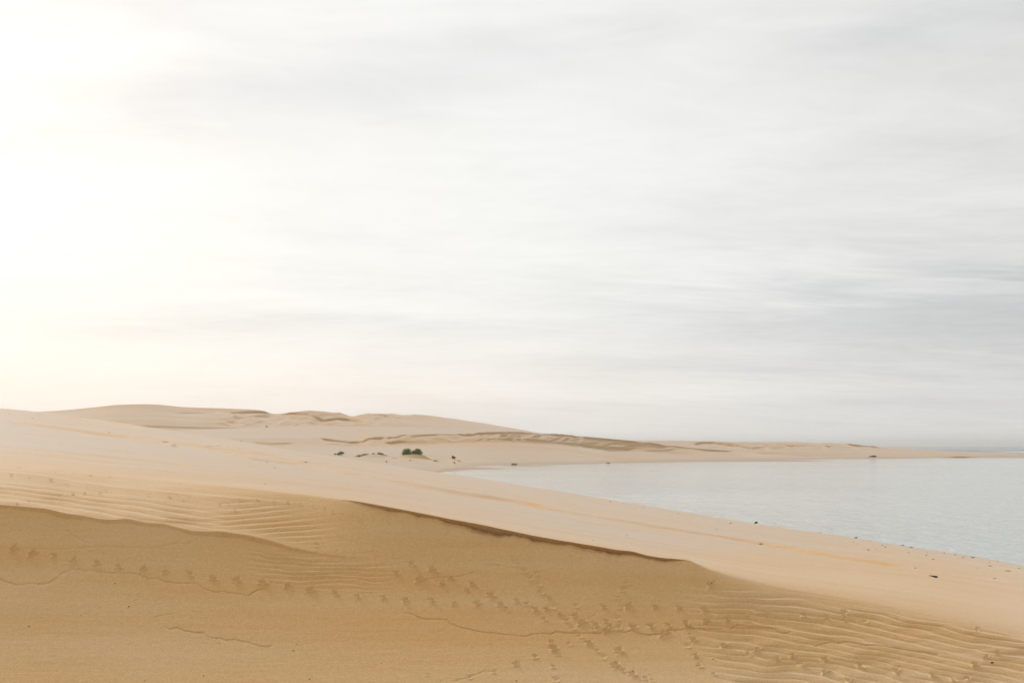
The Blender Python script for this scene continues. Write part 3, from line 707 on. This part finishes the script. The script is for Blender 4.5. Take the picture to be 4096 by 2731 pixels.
def tuft(loc, w, h, label, cat, mat, seed, n=50, group=None, name='grass_tuft', bw=0.012):
    rs = np.random.RandomState(seed); V, Q = [], []
    for k in range(n):
        b = np.array([rs.uniform(-.5, .5) * w, rs.uniform(-.4, .4) * w, -0.03]); hh = h * rs.uniform(0.4, 1.1)
        ln = rs.normal(size=2) * 0.28 * hh; s = rs.uniform(-1, 1, 2); s = s / np.linalg.norm(s) * bw
        m = b + [ln[0] * .4, ln[1] * .4, hh * .6]; t = b + [ln[0], ln[1], hh]
        s3 = np.array([s[0], s[1], 0])
        i = len(V) * 1
        V += [b - s3, b + s3, m + s3 * .7, m - s3 * .7, t + s3 * .15, t - s3 * .15]
        Q += [[i, i + 1, i + 2, i + 3], [i + 3, i + 2, i + 4, i + 5]]
    root = empty(name, loc); tag(root, label, cat, group)
    o = mesh_np('blades', np.array(V), np.array(Q), mat, root, False); o['kind'] = 'stuff'; return root
# sand hummock under the big shrubs
hp = locate_shore(1650, 1829)
hu, hv = np.meshgrid(np.linspace(-1, 1, 40), np.linspace(-1, 1, 16))
hz = 1.1 - 2.0 * (hu ** 2 + hv ** 2) + 0.7 * (hu ** 2 + hv ** 2) ** 2 - 0.35
o = mesh_np('sand_hummock', np.stack([hp[0] + hu * 4.6, hp[1] + hv * 5, hp[2] + hz * 0.9], -1), grid_quads(16, 40), M_far); tag(o, kind='structure')
hp2 = locate_shore(1500, 1826)
o = mesh_np('sand_hummock', np.stack([hp2[0] + hu * 4.4, hp2[1] + hv * 5, hp2[2] + hz * 0.7], -1), grid_quads(16, 40), M_far); tag(o, kind='structure')
k_px = hp[1] / F
P = lambda x, y: locate_shore(x, y)
def at(x, y, dz=0.0, base=None):
    p = P(x, y); return (p[0], p[1], p[2] + dz)
def on_hum(h, x, y):      # a point on a hummock, in photo row y
    d = h[1]; return ((x - CX) / F * d, d, ZC - (y - HY) / F * d)
shrub(on_hum(hp, 1637, 1825), 44 * k_px, 29 * k_px, 'dense dark green shrub, taller left one of the pair on a sand mound', 'shrub', M_leaf, 1, 2600, 0.10, 'dark shrubs on the far bank')
shrub(on_hum(hp, 1673, 1825), 44 * k_px, 25 * k_px, 'dense dark green shrub, rounder right one of the pair on a sand mound', 'shrub', M_leaf, 2, 2400, 0.10, 'dark shrubs on the far bank')
shrub(on_hum(hp, 1616, 1829), 15 * k_px, 7 * k_px, 'low green tuft at the left foot of the dark shrub pair', 'shrub', M_leaf2, 3, 500, 0.07, 'low shrubs on the far bank', lobes=4)
shrub(at(1362, 1821), 25 * k_px, 13 * k_px, 'small green shrub peeping over the dune edge, farthest left of the plants', 'shrub', M_leaf, 4, 1100, 0.07, 'low shrubs on the far bank', lobes=6)
shrub(at(1339, 1819), 10 * k_px, 6 * k_px, 'tiny sprig of green left of the leftmost shrub', 'shrub', M_leaf2, 5, 200, 0.07, 'low shrubs on the far bank', lobes=3)
shrub(on_hum(hp2, 1492, 1824), 24 * k_px, 9 * k_px, 'low olive shrub next to the yellow grass', 'shrub', M_leaf2, 6, 800, 0.07, 'low shrubs on the far bank', lobes=6)
shrub(on_hum(hp2, 1519, 1822.5), 26 * k_px, 12 * k_px, 'low spreading green shrub right of the yellow grass', 'shrub', M_leaf2, 7, 1200, 0.075, 'low shrubs on the far bank', lobes=7)
shrub(on_hum(hp2, 1540, 1826), 18 * k_px, 7 * k_px, 'low green end of the plant row, facing the shrub pair', 'shrub', M_leaf, 8, 600, 0.07, 'low shrubs on the far bank', lobes=5)
shrub(at(1812, 1834), 17 * k_px, 9 * k_px, 'lone small round green shrub right of the shrub pair', 'shrub', M_leaf, 9, 900, 0.07, 'low shrubs on the far bank', lobes=6)
for i, (x, y, w, h, lab, mt, dense) in enumerate([
    (1462, 1823, 26, 11, 'yellow green dune grass at the left of the low shrubs', M_straw, 120),
    (1440, 1826, 22, 10, 'yellow dune grass in the middle of the grass row', M_straw, 90),
    (1426, 1829, 12, 6, 'short olive grass clump at the left end of the plant row', M_leaf2, 60),
    (1543, 1848, 4, 9, 'single dry grass stalk standing on the bare sand', M_straw, 8),
    (1576, 1831, 18, 3, 'thin sprawling dry grass left of the shrub pair', M_straw, 25),
    (1815, 1851, 8, 7, 'dry ochre grass clump below the lone round shrub', M_straw, 16),
    (1834, 1845, 12, 6, 'sparse dry grass right below the lone round shrub', M_straw, 14),
    (1636, 1842, 10, 6, 'sparse dry stalks on the sand under the shrub pair', M_straw, 10),
    (2054, 1862, 22, 9, 'ochre marsh grass clump at the water on the far shore', M_marsh, 90),
    (2085, 1863, 16, 5, 'short marsh grass right of the ochre clump at the water', M_marsh, 40),
    (2030, 1864, 10, 3, 'tiny marsh grass sprig left of the ochre clump', M_marsh, 20),
    (2428, 1851.5, 14, 4, 'small weed clump on the far waterline', M_brown, 30)]):
    p = at(x, y) if not 1420 < x < 1480 else on_hum(hp2, x, y)
    tuft(p, w * p[1] / F, h * p[1] / F, lab, 'grass', mt, 300 + i, dense * 2, 'grass tufts on the far bank', bw=0.045)
p = P(1066, 1740); dback = 335.0
shrub(((1066 - CX) / F * dback, dback, ZC - (1709.5 - HY) / F * dback), 0.7, 0.5, 'tiny lone dark bush on the flat below the distant dune', 'shrub', M_leaf, 10, 250, 0.08, 'low shrubs on the far bank', lobes=3)

# ------------------------------------------------------------------ driftwood, wrack and pebbles
def blob(name, loc, sx, sy, sz, mat, seed, label, cat, group=None, rot=None, kind=0):
    """irregular scrap: lumpy closed shape with a flat base, pressed slightly into the sand"""
    rs = np.random.RandomState(seed); nu, nv = 10, 7
    V = []
    for j in range(nv):
        ph = math.pi * j / (nv - 1)
        for i in range(nu):
            th = 2 * math.pi * i / nu
            r = 1 + 0.38 * math.sin(2 * th + seed) * math.sin(ph) + rs.uniform(-.28, .28) * math.sin(ph)
            x, y, z = math.sin(ph) * math.cos(th) * r, math.sin(ph) * math.sin(th) * r, math.cos(ph)
            V.append((x * sx, y * sy, (z * (0.8 if z > 0 else 0.35) + 0.15 + 0.25 * x) * sz))
    Q = [[j * nu + i, j * nu + (i + 1) % nu, (j + 1) * nu + (i + 1) % nu, (j + 1) * nu + i] for j in range(nv - 1) for i in range(nu)]
    o = mesh_np(name, np.array(V), np.array(Q), mat, None, False)
    o.location = [float(q) for q in loc]; o.rotation_euler = (0, 0, rs.uniform(-.5, .5) if rot is None else rot)
    tag(o, label, cat, group); return o
def scrap(x, y, wpx, hpx, mat, label, cat, name, group=None, top=True, rot=None):
    p = locate_near(x, y, top); k = p[1] / F
    w = wpx * k * 0.5
    return blob(name, (p[0], p[1], p[2]), w, w * 0.6, max(hpx * k * 0.62, 0.002), mat, int(x * 7 + y), label, cat, group, rot)
# driftwood stick with a side branch
p = locate_near(3733, 2308, True); k = p[1] / F
root = empty('driftwood', p); tag(root, 'black forked stick of driftwood lying on the pale sand at right', 'driftwood')
v, q = join([tube((-17 * k, .01, 7 * k), (-4 * k, 0, 5 * k), 1.2 * k, 2.4 * k, 7), tube((-4 * k, 0, 5 * k), (13 * k, -.004, 2.5 * k), 2.8 * k, 3.6 * k, 7)])
mesh_np('trunk', v, q, M_dark, root)
v, q = join([tube((-3 * k, 0, 4 * k), (1 * k, -.03, 0), 2.2 * k, 1.6 * k, 6), tube((5 * k, 0, 3 * k), (8 * k, -.03, -1 * k), 1.8 * k, 1.0 * k, 6)])
mesh_np('branch', v, q, M_dark, root)
v, q = join([tube((13 * k, -.004, 2.5 * k), (14 * k, -.004, 2.4 * k), 3.6 * k, 2.0 * k, 7)]); mesh_np('broken_end', v, q, M_brown, root)
p = locate_near(660, 1768, True); k = p[1] / F
v, q = join([tube((-13 * k, 0, 1.2 * k), (0, .05, 1.0 * k), .9 * k, 1.1 * k), tube((0, .05, 1.0 * k), (13 * k, 0, .3 * k), 1.1 * k, .6 * k)])
o = mesh_np('twig', v, q, M_brown); o.location = [float(s) for s in p]; tag(o, 'long thin brown twig lying flat high on the dune top, left', 'twig')
scrap(3020, 2084, 12, 13, M_dark, 'dark upright lump standing on the dune edge against the water', 'rock', 'rock', rot=0.2)
scrap(3420, 2147, 20, 8, M_grey, 'grey weathered plank end on the lagoon bank', 'wood', 'plank', rot=0.0)
scrap(3470, 2199, 14, 5, M_dark, 'long black weed scrap nearest left of the wrack by the bank', 'seaweed', 'seaweed_scrap', 'wrack along the bank')
scrap(3538, 2187, 11, 4, M_dark, 'black weed scrap with a thinner one beside it near the bank', 'seaweed', 'seaweed_scrap', 'wrack along the bank')
scrap(3526, 2181, 9, 3, M_brown, 'thin brown scrap just above the black weed scrap', 'seaweed', 'seaweed_scrap', 'wrack along the bank')
scrap(3640, 2190, 24, 7, M_ochre, 'ochre weed tuft on the brown bank beside the water', 'weed', 'weed_clump', 'ochre weed on the bank')
scrap(3607, 2181, 14, 6, M_ochre, 'small ochre weed tuft left of the larger one on the bank', 'weed', 'weed_clump', 'ochre weed on the bank')
scrap(3702, 2221, 8, 5, M_dark, 'small black pebble-like scrap, middle of the wrack by the bank', 'seaweed', 'seaweed_scrap', 'wrack along the bank')
scrap(3729, 2237, 8, 4, M_dark, 'small black scrap a little lower than the others by the bank', 'seaweed', 'seaweed_scrap', 'wrack along the bank')
scrap(4022, 2283, 26, 5, M_ochre, 'long ochre strand of weed at the right edge', 'weed', 'weed_strand', 'ochre weed on the bank')
scrap(3956, 2263, 18, 4, M_ochre, 'thin ochre strand left of the longer one at the right', 'weed', 'weed_strand', 'ochre weed on the bank')
scrap(3888, 2230, 16, 5, M_dark, 'dark weed scrap with a thin tail near the waterline, right', 'seaweed', 'seaweed_scrap', 'wrack along the bank')
scrap(3848, 2229, 11, 5, M_ochre, 'dull brown-yellow weed scrap left of the tailed one', 'seaweed', 'seaweed_scrap', 'wrack along the bank')
scrap(3974, 2313, 12, 4, M_brown, 'brown scrap alone below the ochre strands at the right', 'seaweed', 'seaweed_scrap', 'wrack along the bank')
scrap(3660, 2271, 12, 4, M_ochre, 'flat ochre scrap above the forked driftwood stick', 'seaweed', 'seaweed_scrap', 'wrack along the bank')
wr = 'tiny dark scrap of wrack scattered along the bank by the water'
for x, y, w, h, m in [(3774, 2213, 8, 4, M_brown), (3820, 2219, 9, 4, M_brown), (4075, 2272, 7, 4, M_dark), (3632, 2210, 8, 3, M_brown), (3694, 2196, 10, 4, M_ochre), (3708, 2210, 10, 3, M_ochre), (4078, 2258, 10, 4, M_ochre),
                      (3956, 2247, 5, 4, M_ochre), (3989, 2246, 8, 3, M_ochre), (3424, 2176, 4, 3, M_dark), (3409, 2169, 6, 3, M_brown), (3478, 2162, 9, 3, M_brown), (3453, 2162, 4, 3, M_dark), (3118, 2108, 7, 3, M_brown), (3280, 2126, 6, 3, M_dark),
                      (3828, 2232, 5, 3, M_brown), (3897, 2221, 5, 3, M_brown), (3906, 2271, 4, 3, M_dark), (3502, 2196, 4, 3, M_brown), (3880, 2215, 6, 3, M_brown)]:
    scrap(x, y, w, h, m, wr, 'wrack', 'wrack_scrap', 'tiny wrack scraps along the bank')
scrap(2865, 2117, 8, 4, M_brown, 'brown scrap on the dune top left of the dark lump', 'seaweed', 'seaweed_scrap', 'scraps on the dune top')
scrap(2920, 2093, 9, 4, M_brown, 'brown scrap at the dune edge just left of the dark lump', 'seaweed', 'seaweed_scrap', 'scraps on the dune top')
scrap(3043, 2177, 14, 5, M_brown, 'flat brown scrap lying beside the wheel line below the dark lump', 'seaweed', 'seaweed_scrap', 'scraps on the dune top')
scrap(1064, 1849, 11, 4, M_brown, 'small dark brown scrap under the wheel line, left centre', 'seaweed', 'seaweed_scrap', 'scraps on the dune top')
scrap(1222, 1850, 8, 4, M_dark, 'small dark scrap above the wheel line below the leftmost shrub', 'seaweed', 'seaweed_scrap', 'scraps on the dune top')
scrap(962, 1759, 7, 4, M_dark, 'small dark scrap on the dune skyline left of the shrubs', 'seaweed', 'seaweed_scrap', 'scraps on the dune top')
tp = 'tiny dark speck lying on the smooth pale dune top'
for x, y, w, h, m in [(2711, 2054, 6, 3, M_brown), (2503, 2139, 6, 3, M_brown), (2573, 2030, 8, 3, M_brown), (2369, 2159, 7, 3, M_brown), (1059, 1935, 6, 3, M_dark), (1478, 1943, 5, 4, M_dark), (1096, 1871, 10, 3, M_ochre), (129, 1673, 5, 3, M_brown),
                      (35, 1656, 5, 3, M_brown), (283, 1699, 4, 3, M_brown), (1937, 1971, 6, 3, M_ochre), (2439, 2004, 9, 3, M_ochre), (2290, 2017, 5, 3, M_ochre), (435, 1729, 8, 3, M_ochre)]:
    scrap(x, y, w, h, m, tp, 'speck', 'sand_speck', 'specks on the dune top')
scrap(3965, 2651, 11, 8, M_dark, 'largest black seed-like scrap on the rippled slope at lower right', 'seaweed', 'seaweed_scrap', None, False)
scrap(2376, 2682, 7, 4, M_shell, 'tiny white shell fleck low on the slip face among tracks', 'shell', 'shell', None, False)
fp = 'tiny black speck of plant debris on the tan slip face'
for x, y, w, h in [(513, 2426, 7, 5), (113, 2502, 5, 4), (458, 2332, 5, 3), (812, 2702, 5, 5), (875, 2570, 4, 3), (322, 2460, 3, 3), (578, 2719, 5, 3), (1172, 2600, 6, 5), (1237, 2715, 5, 6), (1524, 2651, 4, 3), (1184, 2576, 4, 3), (1759, 2722, 4, 3), (2062, 2722, 6, 6), (2851, 2635, 5, 6), (2529, 2683, 5, 4), (2844, 2332, 6, 3)]:
    scrap(x, y, w, h, M_dark, fp, 'speck', 'debris_speck', 'specks on the slip face', False)
p = locate_shore(3487, 1826)
blob('seaweed_heap', (p[0], p[1], p[2]), 1.1, 0.8, 0.55, M_brown, 77, 'dark brown weed heap on the far beach near the spit', 'seaweed')

# ------------------------------------------------------------------ air
hm = bpy.data.materials.new('haze'); hm.use_nodes = True
ht = hm.node_tree; ht.nodes.clear()
pv = ht.nodes.new('ShaderNodeVolumePrincipled'); pv.inputs['Color'].default_value = (0.97, 0.965, 0.955, 1)
pv.inputs['Density'].default_value = 0.0003; pv.inputs['Anisotropy'].default_value = 0.2
ho = ht.nodes.new('ShaderNodeOutputMaterial'); ht.links.new(pv.outputs[0], ho.inputs['Volume'])
bm_v = np.array([[sx * 9600, (-9600 if sy < 0 else 9900), (-3.2 if sz < 0 else 34.0)] for sx in (-1, 1) for sy in (-1, 1) for sz in (-1, 1)], float)
bm_q = np.array([[0, 1, 3, 2], [4, 6, 7, 5], [0, 4, 5, 1], [2, 3, 7, 6], [0, 2, 6, 4], [1, 5, 7, 3]])
hz_o = mesh_np('haze', bm_v, bm_q, hm, None, False); tag(hz_o, kind='stuff')
